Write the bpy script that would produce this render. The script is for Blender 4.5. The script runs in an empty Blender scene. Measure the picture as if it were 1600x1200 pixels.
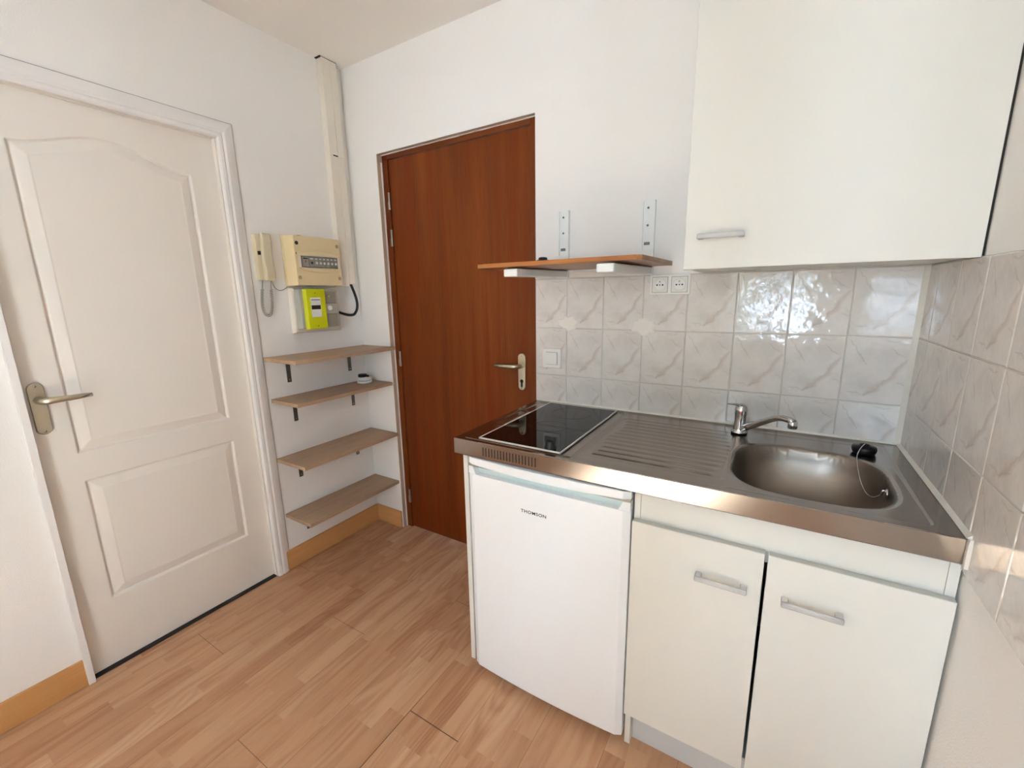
import bpy, bmesh, math, random
import numpy as np
from mathutils import Vector, Matrix
random.seed(4)
SC = bpy.context.scene
COL = SC.collection
PI = math.pi
W = 2.2916           # wall_right plane
TOP = .862           # worktop height
CEIL = 2.405

# ---------------------------------------------------------------- camera
cam_d = bpy.data.cameras.new('camera'); cam = bpy.data.objects.new('camera', cam_d); COL.objects.link(cam)
SC.camera = cam
yaw, pit, rol, foc = -0.5494, -0.2049, -0.0171, 671.94
cam_d.sensor_fit = 'HORIZONTAL'; cam_d.sensor_width = 36; cam_d.lens = foc / 1600 * 36; cam_d.clip_start = .02
Fw = Vector((math.sin(yaw) * math.cos(pit), math.cos(yaw) * math.cos(pit), math.sin(pit)))
r0 = Vector((math.cos(yaw), -math.sin(yaw), 0)); u0 = r0.cross(Fw)
Rv = math.cos(rol) * r0 + math.sin(rol) * u0; Uv = -math.sin(rol) * r0 + math.cos(rol) * u0
M = Matrix((Rv, Uv, -Fw)).transposed().to_4x4(); M.translation = Vector((1.9454, -1.6075, 1.3108))
cam.matrix_world = M

# ---------------------------------------------------------------- render settings, world, lights
SC.view_settings.view_transform = 'Standard'; SC.view_settings.look = 'None'
SC.view_settings.gamma = 1; SC.view_settings.use_curve_mapping = False
SC.view_settings.exposure = 1.3
try:
    SC.cycles.max_bounces = 12; SC.cycles.diffuse_bounces = 8; SC.cycles.glossy_bounces = 6
    SC.cycles.transmission_bounces = 10; SC.cycles.transparent_max_bounces = 12
    SC.cycles.sample_clamp_indirect = 8; SC.cycles.blur_glossy = .5
    SC.cycles.caustics_reflective = False; SC.cycles.caustics_refractive = False
except Exception:
    pass
SUN_E = 205.0
SKY_E = 10.0
wd = bpy.data.worlds.new('world'); SC.world = wd; wd.use_nodes = True
nt = wd.node_tree; nt.nodes.clear()
wo = nt.nodes.new('ShaderNodeOutputWorld'); bg = nt.nodes.new('ShaderNodeBackground')
tc = nt.nodes.new('ShaderNodeTexCoord'); nz = nt.nodes.new('ShaderNodeTexNoise'); nz.inputs['Scale'].default_value = 9
nz.inputs['Detail'].default_value = 6
cr = nt.nodes.new('ShaderNodeValToRGB')                      # trees against a bright sky
cr.color_ramp.elements[0].position = .44; cr.color_ramp.elements[0].color = (.10, .12, .10, 1)
cr.color_ramp.elements[1].position = .56; cr.color_ramp.elements[1].color = (.72, .92, 1.15, 1)
nt.links.new(tc.outputs['Generated'], nz.inputs['Vector']); nt.links.new(nz.outputs['Fac'], cr.inputs['Fac'])
nt.links.new(cr.outputs['Color'], bg.inputs['Color']); bg.inputs['Strength'].default_value = SKY_E
nt.links.new(bg.outputs[0], wo.inputs[0])

sd = bpy.data.lights.new('sun', 'SUN'); sd.energy = SUN_E; sd.angle = math.radians(.6); sd.color = (.51, .85, 1.25)
sun = bpy.data.objects.new('sun', sd); COL.objects.link(sun)
ELEV = math.radians(57)
sun.rotation_euler = Vector((-.57 * math.cos(ELEV), .82 * math.cos(ELEV), -math.sin(ELEV))).to_track_quat('-Z', 'Y').to_euler()
sun.location = (2, -6, 5)
WX0, WX1, WZ0, WZ1, WY = 1.50, 2.28, .85, 2.15, -3.2
pl = bpy.data.lights.new('window_daylight', 'AREA'); pl.shape = 'RECTANGLE'; pl.size = WX1 - WX0; pl.size_y = WZ1 - WZ0
pl.cycles.is_portal = True; pl.energy = 1
po = bpy.data.objects.new('window_daylight', pl); COL.objects.link(po)
po.location = ((WX0 + WX1) / 2, WY + .02, (WZ0 + WZ1) / 2); po.rotation_euler = (PI / 2, 0, 0)   # faces into the room

# ---------------------------------------------------------------- materials
def lin(c):
    return tuple((v / 255 / 12.92 if v / 255 <= .04045 else ((v / 255 + .055) / 1.055) ** 2.4) for v in c) + (1,)

def mat(name, rgb=(200, 200, 200), rough=.5, metal=0, spec=.5, noise=0, nscale=40, bump=0, bscale=400, trans=0, coat=0, ior=1.45):
    m = bpy.data.materials.new(name); m.use_nodes = True
    n = m.node_tree.nodes; l = m.node_tree.links; b = n['Principled BSDF']
    b.inputs['Base Color'].default_value = lin(rgb); b.inputs['Roughness'].default_value = rough
    b.inputs['Metallic'].default_value = metal; b.inputs['Specular IOR Level'].default_value = spec
    b.inputs['Transmission Weight'].default_value = trans; b.inputs['Coat Weight'].default_value = coat
    b.inputs['IOR'].default_value = ior
    t = n.new('ShaderNodeTexCoord')
    if noise:
        z = n.new('ShaderNodeTexNoise'); z.inputs['Scale'].default_value = nscale; z.inputs['Detail'].default_value = 4
        l.new(t.outputs['Object'], z.inputs['Vector'])
        mx = n.new('ShaderNodeMix'); mx.data_type = 'RGBA'
        c = lin(rgb); mx.inputs[6].default_value = tuple(v * (1 - noise) for v in c[:3]) + (1,)
        mx.inputs[7].default_value = tuple(min(1, v * (1 + noise)) for v in c[:3]) + (1,)
        l.new(z.outputs['Fac'], mx.inputs[0]); l.new(mx.outputs[2], b.inputs['Base Color'])
    if bump:
        z = n.new('ShaderNodeTexNoise'); z.inputs['Scale'].default_value = bscale; z.inputs['Detail'].default_value = 2
        l.new(t.outputs['Object'], z.inputs['Vector'])
        bp = n.new('ShaderNodeBump'); bp.inputs['Strength'].default_value = bump; bp.inputs['Distance'].default_value = .001
        l.new(z.outputs['Fac'], bp.inputs['Height']); l.new(bp.outputs['Normal'], b.inputs['Normal'])
    return m

class NG:
    """small helper to write node maths"""
    def __init__(s, m): s.n = m.node_tree.nodes; s.l = m.node_tree.links; s.b = s.n['Principled BSDF']
    def put(s, v, sock):
        if isinstance(v, (int, float)): sock.default_value = v
        elif isinstance(v, (tuple, list)): sock.default_value = v
        else: s.l.new(v, sock)
    def m(s, op, a, b=0, c=None):
        q = s.n.new('ShaderNodeMath'); q.operation = op; s.put(a, q.inputs[0]); s.put(b, q.inputs[1])
        if c is not None: s.put(c, q.inputs[2])
        return q.outputs[0]
    def xyz(s, v):
        q = s.n.new('ShaderNodeSeparateXYZ'); s.l.new(v, q.inputs[0]); return q.outputs
    def comb(s, x, y, z=0):
        q = s.n.new('ShaderNodeCombineXYZ'); s.put(x, q.inputs[0]); s.put(y, q.inputs[1]); s.put(z, q.inputs[2]); return q.outputs[0]
    def noise(s, v, scale, detail=3, rough=.5, dist=0):
        q = s.n.new('ShaderNodeTexNoise'); s.l.new(v, q.inputs['Vector']); q.inputs['Scale'].default_value = scale
        q.inputs['Detail'].default_value = detail; q.inputs['Roughness'].default_value = rough; q.inputs['Distortion'].default_value = dist
        return q.outputs['Fac']
    def white(s, v):
        q = s.n.new('ShaderNodeTexWhiteNoise'); q.noise_dimensions = '3D'; s.l.new(v, q.inputs['Vector']); return q.outputs['Value']
    def mix(s, f, a, b):
        q = s.n.new('ShaderNodeMix'); q.data_type = 'RGBA'; s.put(f, q.inputs[0]); s.put(a, q.inputs[6]); s.put(b, q.inputs[7]); return q.outputs[2]
    def ramp(s, f, stops):
        q = s.n.new('ShaderNodeValToRGB'); s.l.new(f, q.inputs[0]); e = q.color_ramp.elements
        while len(e) < len(stops): e.new(.5)
        for i, (p, c) in enumerate(stops): e[i].position = p; e[i].color = c
        return q.outputs[0]
    def smooth(s, v, lo, hi):
        q = s.n.new('ShaderNodeMapRange'); q.interpolation_type = 'SMOOTHSTEP'; s.put(v, q.inputs[0]); q.inputs[1].default_value = lo; q.inputs[2].default_value = hi
        return q.outputs[0]
    def obj(s):
        q = s.n.new('ShaderNodeTexCoord'); return q.outputs['Object']
    def bump(s, h, strength, dist=.001):
        q = s.n.new('ShaderNodeBump'); q.inputs['Strength'].default_value = strength; q.inputs['Distance'].default_value = dist
        s.put(h, q.inputs['Height']); s.l.new(q.outputs[0], s.b.inputs['Normal'])

def wood(name, c1, c2, axis='y', scale=1, rough=.45, fine=.5, bands=(9, 3), spec=.4, streak=None):
    m = mat(name, c1, rough, spec=spec); g = NG(m); x, y, z = g.xyz(g.obj())
    ax = {'x': (x, y, z), 'y': (y, x, z), 'z': (z, x, y)}[axis]
    v = g.comb(g.m('MULTIPLY', ax[0], .07 * scale), g.m('MULTIPLY', ax[1], scale), g.m('MULTIPLY', ax[2], scale))
    big = g.noise(v, bands[0], 3, .55, .6); fn = g.noise(g.comb(g.m('MULTIPLY', ax[0], .03 * scale), ax[1], ax[2]), 260, 3, .7)
    f = g.m('ADD', g.m('MULTIPLY', big, 1 - fine), g.m('MULTIPLY', fn, fine))
    col = g.ramp(f, [(.36, lin(c1)), (.64, lin(c2))])
    if streak:
        st = g.noise(g.comb(g.m('MULTIPLY', ax[0], .03), ax[1], ax[2]), 14, 2, .6)
        col = g.mix(g.smooth(st, .5, .66), col, lin(streak))
    g.l.new(col, g.b.inputs['Base Color']); g.bump(fn, .15)
    return m

M_ = {}
M_['wall'] = mat('white_wallpaper', (238, 236, 233), .75, spec=.25, bump=.5, bscale=260)
M_['paint'] = mat('white_gloss_paint', (234, 232, 230), .4, spec=.4, bump=.15, bscale=120)
M_['ceiling'] = mat('ceiling_paint', (236, 233, 228), .8, spec=.2, bump=.3, bscale=200)
M_['door_white'] = mat('cream_door_paint', (229, 223, 215), .45, spec=.4, bump=.12, bscale=300)
M_['laminate'] = mat('white_laminate', (222, 221, 215), .45, spec=.4, bump=.06, bscale=500)
M_['laminate_edge'] = mat('grey_laminate_edge', (190, 190, 184), .5)
M_['fridge'] = mat('fridge_white', (243, 247, 252), .3, spec=.5)
M_['fridge_in'] = mat('fridge_pale_grip', (205, 222, 222), .4)
M_['plinth'] = mat('pale_grey_plinth', (205, 207, 208), .5)
M_['black'] = mat('black_plastic', (10, 10, 11), .4)
M_['dark'] = mat('dark_interior', (26, 26, 26), .7)
M_['brownblack'] = mat('dark_gap', (40, 32, 28), .7)
M_['cream'] = mat('aged_cream_plastic', (222, 205, 165), .4)
M_['cream2'] = mat('beige_plastic', (206, 196, 168), .4)
M_['pale'] = mat('pale_cream_plastic', (226, 219, 206), .5)
M_['greyplastic'] = mat('grey_plastic', (172, 172, 162), .45)
M_['breaker'] = mat('breaker_grey', (142, 141, 134), .45)
M_['greydark'] = mat('smoked_grey_plastic', (150, 146, 134), .35)
M_['lime'] = mat('lime_yellow_plastic', (198, 204, 24), .4)
M_['white_plastic'] = mat('white_plastic', (232, 231, 227), .35)
M_['offwhite'] = mat('offwhite_plastic', (226, 223, 212), .35)
M_['metal_white'] = mat('white_enamel', (234, 236, 234), .35)
M_['bracket'] = mat('grey_bracket_metal', (110, 108, 102), .4, metal=.6)
M_['nickel'] = mat('satin_nickel', (188, 180, 160), .28, metal=1)
M_['chrome'] = mat('chrome', (205, 205, 205), .08, metal=1)
M_['hinge'] = mat('hinge_steel', (150, 140, 128), .35, metal=.9)
M_['acrylic'] = mat('clear_acrylic', (250, 251, 251), .25, trans=.55, ior=1.3)
M_['acrylic_end'] = mat('smoky_acrylic', (222, 219, 216), .25, trans=.15, ior=1.3)
M_['glass_black'] = mat('black_ceramic_glass', (6, 6, 7), .03, spec=.35, ior=1.35)
M_['ringgrey'] = mat('cooking_ring_print', (52, 52, 52), .25)
M_['tapered_trim'] = mat('white_rim', (225, 223, 216), .3)
M_['caulk'] = mat('white_caulk', (226, 222, 212), .7, bump=1, bscale=90)
M_['grout'] = mat('grey_grout', (200, 195, 187), .85)
M_['reveal'] = mat('beige_reveal_paint', (188, 168, 148), .7)
M_['printgrey'] = mat('print_grey', (95, 95, 90), .6)
M_['screwcream'] = mat('beige_screw_cap', (168, 154, 124), .4)
M_['crack_shade_grey'] = mat('grey_crack_and_shade', (150, 143, 136), .8)  # casing crack line, also the shadow edges painted round socket inserts and rocker
M_['red'] = mat('red_plastic', (190, 40, 24), .4)
M_['oak'] = wood('oak_shelf', (150, 122, 98), (186, 158, 130), 'y', 1, .5, .45)
M_['oak_cut'] = wood('oak_shelf_dark', (112, 86, 62), (150, 118, 88), 'y', 1, .5, .4)
M_['skirt'] = wood('beech_skirting', (190, 138, 84), (208, 158, 104), 'y', 1, .4, .3)
M_['skirtx'] = wood('beech_skirting_short', (190, 138, 84), (208, 158, 104), 'x', 1, .4, .3)
M_['mahogany'] = wood('reddish_door_veneer', (88, 36, 6), (122, 60, 20), 'z', 1, .42, .35, (7, 3), .22, streak=(108, 42, 6))
M_['mahogany_x'] = wood('reddish_door_rail', (88, 36, 6), (118, 58, 20), 'x', 1, .4, .4)
M_['shelfwood'] = wood('varnished_pine_board', (120, 76, 38), (158, 108, 62), 'x', 1, .35, .4, (12, 3))
M_['shelfedge'] = wood('orange_lipping', (138, 80, 36), (170, 110, 58), 'x', 1, .35, .3, (12, 3))

def steel(name, rough, aniso_axis, base=(168, 160, 152), bumpy=.25):
    m = mat(name, base, rough, metal=1); g = NG(m); x, y, z = g.xyz(g.obj())
    v = g.comb(g.m('MULTIPLY', x, .03 if aniso_axis == 'x' else 1), g.m('MULTIPLY', y, .03 if aniso_axis == 'y' else 1), z)
    f = g.noise(v, 700, 2, .6); f2 = g.noise(g.obj(), 6, 3, .5)
    r = g.m('ADD', rough - .06, g.m('MULTIPLY', f2, .12)); g.l.new(r, g.b.inputs['Roughness'])
    g.bump(f, bumpy, .0004)
    return m
M_['steel'] = steel('brushed_steel_top', .20, 'x', (158, 149, 141), .10)
M_['steel_bowl'] = steel('satin_steel_bowl', .36, 'x', (140, 131, 122), .08)
M_['steel_lip'] = steel('brushed_steel_lip', .20, 'x', (150, 141, 134), .08)

# laminate floor: three-strip planks running along y
def floor_mat():
    m = mat('beech_laminate', (176, 130, 98), .38, spec=.35); g = NG(m); x, y, z = g.xyz(g.obj())
    SW = .193 / 3
    xs = g.m('DIVIDE', g.m('SUBTRACT', x, 1.0505 - 20 * .193), SW)
    i = g.m('FLOOR', xs); fx = g.m('FRACT', xs)
    pi_ = g.m('FLOOR', g.m('DIVIDE', i, 3)); fp = g.m('FRACT', g.m('DIVIDE', xs, 3))
    off = g.m('MULTIPLY', g.white(g.comb(i, 3.3, 1.7)), 5)
    wig = g.m('MULTIPLY', g.noise(g.comb(g.m('MULTIPLY', i, 7.31), y, 0), 1.3, 1), .9)
    ys = g.m('ADD', g.m('DIVIDE', y, .31), g.m('ADD', off, wig))
    j = g.m('FLOOR', ys)
    rnd = g.white(g.comb(i, j, 5)); rnd2 = g.white(g.comb(j, i, 9))
    v = g.comb(g.m('ADD', x, g.m('MULTIPLY', rnd, 7)), g.m('MULTIPLY', y, .09), g.m('MULTIPLY', rnd2, 11))
    grain = g.noise(v, 34, 4, .6, .4)
    fine = g.noise(g.comb(x, g.m('MULTIPLY', y, .04), rnd), 420, 2, .7)
    # cathedral figure in some strips
    v2 = g.comb(g.m('ADD', x, g.m('MULTIPLY', rnd, 3)), g.m('MULTIPLY', y, .17), rnd2)
    fig = g.m('ABSOLUTE', g.m('SINE', g.m('MULTIPLY', g.noise(v2, 9, 1, .4), 46)))
    figm = g.m('MULTIPLY', g.m('POWER', fig, 3), g.smooth(rnd2, .45, .8))
    base = g.ramp(rnd, [(0, lin((180, 136, 103))), (.35, lin((187, 145, 111))), (.7, lin((192, 151, 117))), (1, lin((198, 159, 126)))])
    c = g.mix(g.m('MULTIPLY', g.smooth(grain, .42, .70), .5), base, lin((158, 104, 72)))
    c = g.mix(g.m('MULTIPLY', figm, .38), c, lin((146, 92, 62)))
    c = g.mix(g.m('MULTIPLY', g.smooth(fine, .55, .8), .3), c, lin((160, 112, 80)))
    c = g.mix(g.m('MULTIPLY', g.smooth(rnd2, .80, .84), g.m('MULTIPLY', g.smooth(rnd, .55, .6), .45)), c, lin((150, 98, 64)))
    # plank joints
    ed = g.m('MINIMUM', fp, g.m('SUBTRACT', 1, fp))
    jl = g.m('SUBTRACT', 1, g.smooth(ed, .002, .0065))
    pe = g.m('FRACT', g.m('ADD', g.m('DIVIDE', g.m('ADD', y, .81), 1.29), g.m('MULTIPLY', g.m('SUBTRACT', pi_, 20), .37)))
    ee = g.m('MINIMUM', pe, g.m('SUBTRACT', 1, pe)); je = g.m('SUBTRACT', 1, g.smooth(ee, .0004, .0014))
    jj = g.m('MAXIMUM', g.m('MULTIPLY', jl, .45), g.m('MULTIPLY', je, .55))
    # one wider open joint beside the fridge
    w1 = g.m('SUBTRACT', 1, g.smooth(g.m('ABSOLUTE', g.m('SUBTRACT', x, 1.0505)), .0008, .0022))
    w2 = g.m('SUBTRACT', 1, g.smooth(g.m('ABSOLUTE', g.m('ADD', y, .81)), .0008, .0022))
    near = g.m('SUBTRACT', 1, g.smooth(g.m('ABSOLUTE', g.m('SUBTRACT', x, 1.148)), .096, .10))
    jj = g.m('MAXIMUM', jj, g.m('MAXIMUM', g.m('MULTIPLY', g.m('MULTIPLY', w1, g.smooth(g.m('MULTIPLY', y, -1), .5, .9)), .85), g.m('MULTIPLY', g.m('MULTIPLY', w2, near), .85)))
    c = g.mix(jj, c, lin((72, 46, 30)))
    g.l.new(c, g.b.inputs['Base Color'])
    g.bump(g.m('SUBTRACT', g.m('MULTIPLY', fine, .15), jj), .25)
    return m
M_['floor'] = floor_mat()

# glazed marbled wall tile, pattern in per-tile UV
def tile_mat():
    m = mat('marbled_tile_glaze', (205, 198, 192), .035, spec=.6); g = NG(m)
    uv = g.n.new('ShaderNodeTexCoord').outputs['UV']
    o = g.obj()
    u, v, _ = g.xyz(uv)
    wn = g.noise(uv, 5.5, 3, .6); wn2 = g.noise(g.comb(v, u, 3), 6, 3, .6)
    u = g.m('ADD', u, g.m('MULTIPLY', g.m('SUBTRACT', wn, .5), .12)); v = g.m('ADD', v, g.m('MULTIPLY', g.m('SUBTRACT', wn2, .5), .12))
    def seg(a, b, w):
        dx, dy = b[0] - a[0], b[1] - a[1]; L2 = dx * dx + dy * dy
        pu = g.m('SUBTRACT', u, a[0]); pv = g.m('SUBTRACT', v, a[1])
        t = g.m('DIVIDE', g.m('ADD', g.m('MULTIPLY', pu, dx), g.m('MULTIPLY', pv, dy)), L2)
        q = g.n.new('ShaderNodeClamp'); g.l.new(t, q.inputs[0]); t = q.outputs[0]
        ex = g.m('SUBTRACT', pu, g.m('MULTIPLY', t, dx)); ey = g.m('SUBTRACT', pv, g.m('MULTIPLY', t, dy))
        d = g.m('SQRT', g.m('ADD', g.m('MULTIPLY', ex, ex), g.m('MULTIPLY', ey, ey)))
        taper = g.m('MULTIPLY', g.m('SINE', g.m('MULTIPLY', g.m('ADD', g.m('MULTIPLY', t, .86), .07), PI)), w)
        return g.m('SUBTRACT', 1, g.m('MINIMUM', 1, g.m('DIVIDE', d, g.m('MAXIMUM', taper, .004))))
    broad = None
    for a, b, w in [((.36, .10), (.78, .42), .10), ((.64, .28), (.94, .66), .085)]:
        q = seg(a, b, w); broad = q if broad is None else g.m('MAXIMUM', broad, q)
    thin = None
    for a, b, w in [((.30, .10), (.62, .22), .022), ((.10, .16), (.34, .12), .018), ((.14, .86), (.36, .58), .018), ((.68, .86), (.92, .70), .018),
                    ((.55, .95), (.85, .93), .016), ((.86, .34), (.98, .28), .016), ((.04, .95), (.2, .8), .014), ((.50, .16), (.86, .58), .012)]:
        q = seg(a, b, w); thin = q if thin is None else g.m('MAXIMUM', thin, q)
    cloud = g.noise(g.comb(g.m('MULTIPLY', u, .7), v, 1), 3.2, 4, .6)
    base = g.mix(g.smooth(cloud, .35, .7), lin((220, 215, 210)), lin((208, 203, 198)))
    c = g.mix(g.m('MULTIPLY', g.smooth(broad, 0, 1), .42), base, lin((184, 164, 150)))
    c = g.mix(g.m('MULTIPLY', thin, .30), c, lin((150, 138, 130)))
    g.l.new(c, g.b.inputs['Base Color'])
    # hand-glazed unevenness
    big = g.noise(o, 34, 2, .5)
    g.bump(big, .5, .0017)
    return m
M_['tile'] = tile_mat()

def thin_glass():
    m = bpy.data.materials.new('window_glass'); m.use_nodes = True; n = m.node_tree.nodes; l = m.node_tree.links; n.clear()
    o = n.new('ShaderNodeOutputMaterial'); mx = n.new('ShaderNodeMixShader'); t = n.new('ShaderNodeBsdfTransparent'); gl = n.new('ShaderNodeBsdfGlossy')
    gl.inputs['Roughness'].default_value = .02; mx.inputs[0].default_value = .06
    l.new(t.outputs[0], mx.inputs[1]); l.new(gl.outputs[0], mx.inputs[2]); l.new(mx.outputs[0], o.inputs[0]); return m
M_['glass'] = thin_glass()

# ---------------------------------------------------------------- mesh building
WL = {}                                                  # world location of each object's origin

class MB:
    """collects shapes in world coordinates, builds ONE mesh object"""
    def __init__(s): s.v = []; s.f = []; s.sm = []
    def _add(s, vs, fs, smooth=False):
        k = len(s.v); s.v += [tuple(p) for p in vs]; s.f += [tuple(i + k for i in f) for f in fs]; s.sm += [smooth] * len(fs); return s
    def box(s, x0, x1, y0, y1, z0, z1):
        x0, x1 = sorted((x0, x1)); y0, y1 = sorted((y0, y1)); z0, z1 = sorted((z0, z1))
        vs = [(x, y, z) for x in (x0, x1) for y in (y0, y1) for z in (z0, z1)]
        return s._add(vs, [(0, 1, 3, 2), (4, 6, 7, 5), (0, 4, 5, 1), (2, 3, 7, 6), (0, 2, 6, 4), (1, 5, 7, 3)])
    def hexa(s, vs):        # 8 points: bottom ring then top ring, counter-clockwise seen from above
        return s._add(vs, [(3, 2, 1, 0), (4, 5, 6, 7), (0, 1, 5, 4), (1, 2, 6, 5), (2, 3, 7, 6), (3, 0, 4, 7)])
    def prism(s, poly, axis, a, b, smooth=False):
        """poly in the other two axes (order x,y,z without axis), extruded a..b"""
        n = len(poly)
        def pt(p, q):
            return {'x': (q, p[0], p[1]), 'y': (p[0], q, p[1]), 'z': (p[0], p[1], q)}[axis]
        vs = [pt(p, a) for p in poly] + [pt(p, b) for p in poly]
        s._add(vs, [(i, (i + 1) % n, (i + 1) % n + n, i + n) for i in range(n)], smooth)
        k = len(s.v) - 2 * n
        s.f += [tuple(k + i for i in range(n))[::-1], tuple(k + n + i for i in range(n))]; s.sm += [False, False]
        return s
    def tube(s, pts, rad, n=10, cap=True, flat=1.0):
        P = [Vector(p) for p in pts]; m = len(P); rs = rad if isinstance(rad, (list, tuple)) else [rad] * m
        T = [(P[min(i + 1, m - 1)] - P[max(i - 1, 0)]).normalized() for i in range(m)]
        up = Vector((0, 0, 1)) if abs(T[0].z) < .9 else Vector((1, 0, 0))
        N = (up - T[0] * up.dot(T[0])).normalized(); vs = []
        for i in range(m):
            N = (N - T[i] * N.dot(T[i])).normalized(); B = T[i].cross(N)
            for k in range(n):
                a = 2 * PI * k / n; vs.append(P[i] + (N * math.cos(a) * flat + B * math.sin(a)) * rs[i])
        fs = [(i * n + k, i * n + (k + 1) % n, (i + 1) * n + (k + 1) % n, (i + 1) * n + k) for i in range(m - 1) for k in range(n)]
        s._add(vs, fs, True)
        if cap:
            b = len(s.v) - len(vs); s.f += [tuple(b + k for k in range(n))[::-1], tuple(b + (m - 1) * n + k for k in range(n))]; s.sm += [False, False]
        return s
    def lathe(s, prof, c, axis='z', n=32):
        """prof: (radius, height) list"""
        vs = []
        for r, h in prof:
            for k in range(n):
                a = 2 * PI * k / n; p = (r * math.cos(a), r * math.sin(a), h)
                vs.append({'z': (c[0] + p[0], c[1] + p[1], c[2] + p[2]), 'x': (c[0] + p[2], c[1] + p[0], c[2] + p[1]),
                           'y': (c[0] + p[1], c[1] + p[2], c[2] + p[0])}[axis])
        m = len(prof); fs = [(i * n + k, i * n + (k + 1) % n, (i + 1) * n + (k + 1) % n, (i + 1) * n + k) for i in range(m - 1) for k in range(n)]
        s._add(vs, fs, True); b = len(s.v) - len(vs)
        s.f += [tuple(b + k for k in range(n))[::-1], tuple(b + (m - 1) * n + k for k in range(n))]; s.sm += [False, False]
        return s
    def build(s, name, m, parent=None, bevel=0, seg=2, loc=None, recalc=True):
        if loc is None:
            if parent is None:
                a = np.array(s.v); loc = (float((a[:, 0].min() + a[:, 0].max()) / 2), float((a[:, 1].min() + a[:, 1].max()) / 2), float(a[:, 2].min()))
            else: loc = (0, 0, 0)
        me = bpy.data.meshes.new(name)
        me.from_pydata([(p[0] - loc[0], p[1] - loc[1], p[2] - loc[2]) for p in s.v], [], s.f)
        me.polygons.foreach_set('use_smooth', s.sm)
        if recalc:
            bm = bmesh.new(); bm.from_mesh(me); bmesh.ops.recalc_face_normals(bm, faces=bm.faces); bm.to_mesh(me); bm.free()
        me.materials.append(M_[m] if isinstance(m, str) else m)
        o = bpy.data.objects.new(name, me); COL.objects.link(o)
        if parent is not None:
            o.parent = parent; pw = WL[parent.name]; o.location = (loc[0] - pw[0], loc[1] - pw[1], loc[2] - pw[2])
        else: o.location = loc
        WL[o.name] = tuple(loc)
        if bevel:
            b = o.modifiers.new('bevel', 'BEVEL'); b.width = bevel; b.segments = seg; b.limit_method = 'ANGLE'; b.angle_limit = math.radians(40)
        return o

def box(name, m, dims, parent=None, bevel=.0015, **k): return MB().box(*dims).build(name, m, parent, bevel, **k)

def thing(name, loc, label=None, cat=None, group=None, kind=None):
    o = bpy.data.objects.new(name, None); COL.objects.link(o); o.location = loc; o.empty_display_size = .05; WL[o.name] = tuple(loc)
    return tag(o, label, cat, group, kind)
def tag(o, label=None, cat=None, group=None, kind=None):
    if label: o['label'] = label
    if cat: o['category'] = cat
    if group: o['group'] = group
    if kind: o['kind'] = kind
    return o
def struct(o): o['kind'] = 'structure'; return o

def heightfield(name, m, us, vs, H, place, parent=None, loc=None):
    """grid us x vs with height array H[u,v]; place(u,v,h)->xyz arrays"""
    U, V = np.meshgrid(us, vs, indexing='ij'); X, Y, Z = place(U, V, H)
    P = np.stack([np.broadcast_to(a, U.shape).ravel() for a in (X, Y, Z)], 1)
    loc = loc or (0, 0, 0); P = P - np.array(loc)
    nu, nv = len(us), len(vs); idx = np.arange(nu * nv).reshape(nu, nv)
    F = np.stack([idx[:-1, :-1], idx[1:, :-1], idx[1:, 1:], idx[:-1, 1:]], -1).reshape(-1, 4)
    me = bpy.data.meshes.new(name); me.vertices.add(len(P)); me.vertices.foreach_set('co', P.astype('f').ravel())
    me.loops.add(F.size); me.loops.foreach_set('vertex_index', F.astype('i').ravel())
    me.polygons.add(len(F)); me.polygons.foreach_set('loop_start', np.arange(0, F.size, 4).astype('i'))
    me.polygons.foreach_set('loop_total', np.full(len(F), 4, 'i')); me.polygons.foreach_set('use_smooth', np.ones(len(F), bool))
    me.update(); me.validate(); me.materials.append(M_[m])
    o = bpy.data.objects.new(name, me); COL.objects.link(o)
    if parent is not None:
        o.parent = parent; pw = WL[parent.name]; o.location = tuple(loc[i] - pw[i] for i in range(3))
    else: o.location = loc
    WL[o.name] = tuple(loc); return o

# ================================================================ THE SETTING
TH = .12
struct(box('floor', 'floor', (-.3, 3.6, WY - .2, .3, -.05, 0), bevel=0, loc=(0, 0, 0)))
struct(box('ceiling', 'ceiling', (-.3, 3.6, WY - .2, .3, CEIL, CEIL + .05), bevel=0, loc=(0, 0, 0)))
# left wall with opening for the white door
DY0, DY1, DZ = -1.294, -.629, 1.931
w = MB(); w.box(-TH, 0, WY - .1, DY0, 0, CEIL).box(-TH, 0, DY1, .12, 0, CEIL).box(-TH, 0, DY0, DY1, DZ, CEIL)
struct(w.build('wall_left', 'wall', loc=(0, 0, 0)))
# back wall with opening for the brown door
BX0, BX1, BZ = .210, 1.085, 1.990
w = MB(); w.box(0, BX0, 0, TH, 0, CEIL).box(BX1, 3.4, 0, TH, 0, CEIL).box(BX0, BX1, 0, TH, BZ, CEIL)
wall_back = struct(w.build('wall_back', 'wall', loc=(0, 0, 0)))
wall_right = struct(box('wall_right', 'wall', (W, W + TH, -2.0, 0, 0, CEIL), bevel=0, loc=(0, 0, 0)))
w = MB(); w.box(W + TH, 3.4, -2.0, -2.0 + TH, 0, CEIL).box(3.3, 3.4, WY, -2.0, 0, CEIL)
struct(w.build('wall_side', 'wall', loc=(0, 0, 0)))
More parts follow.
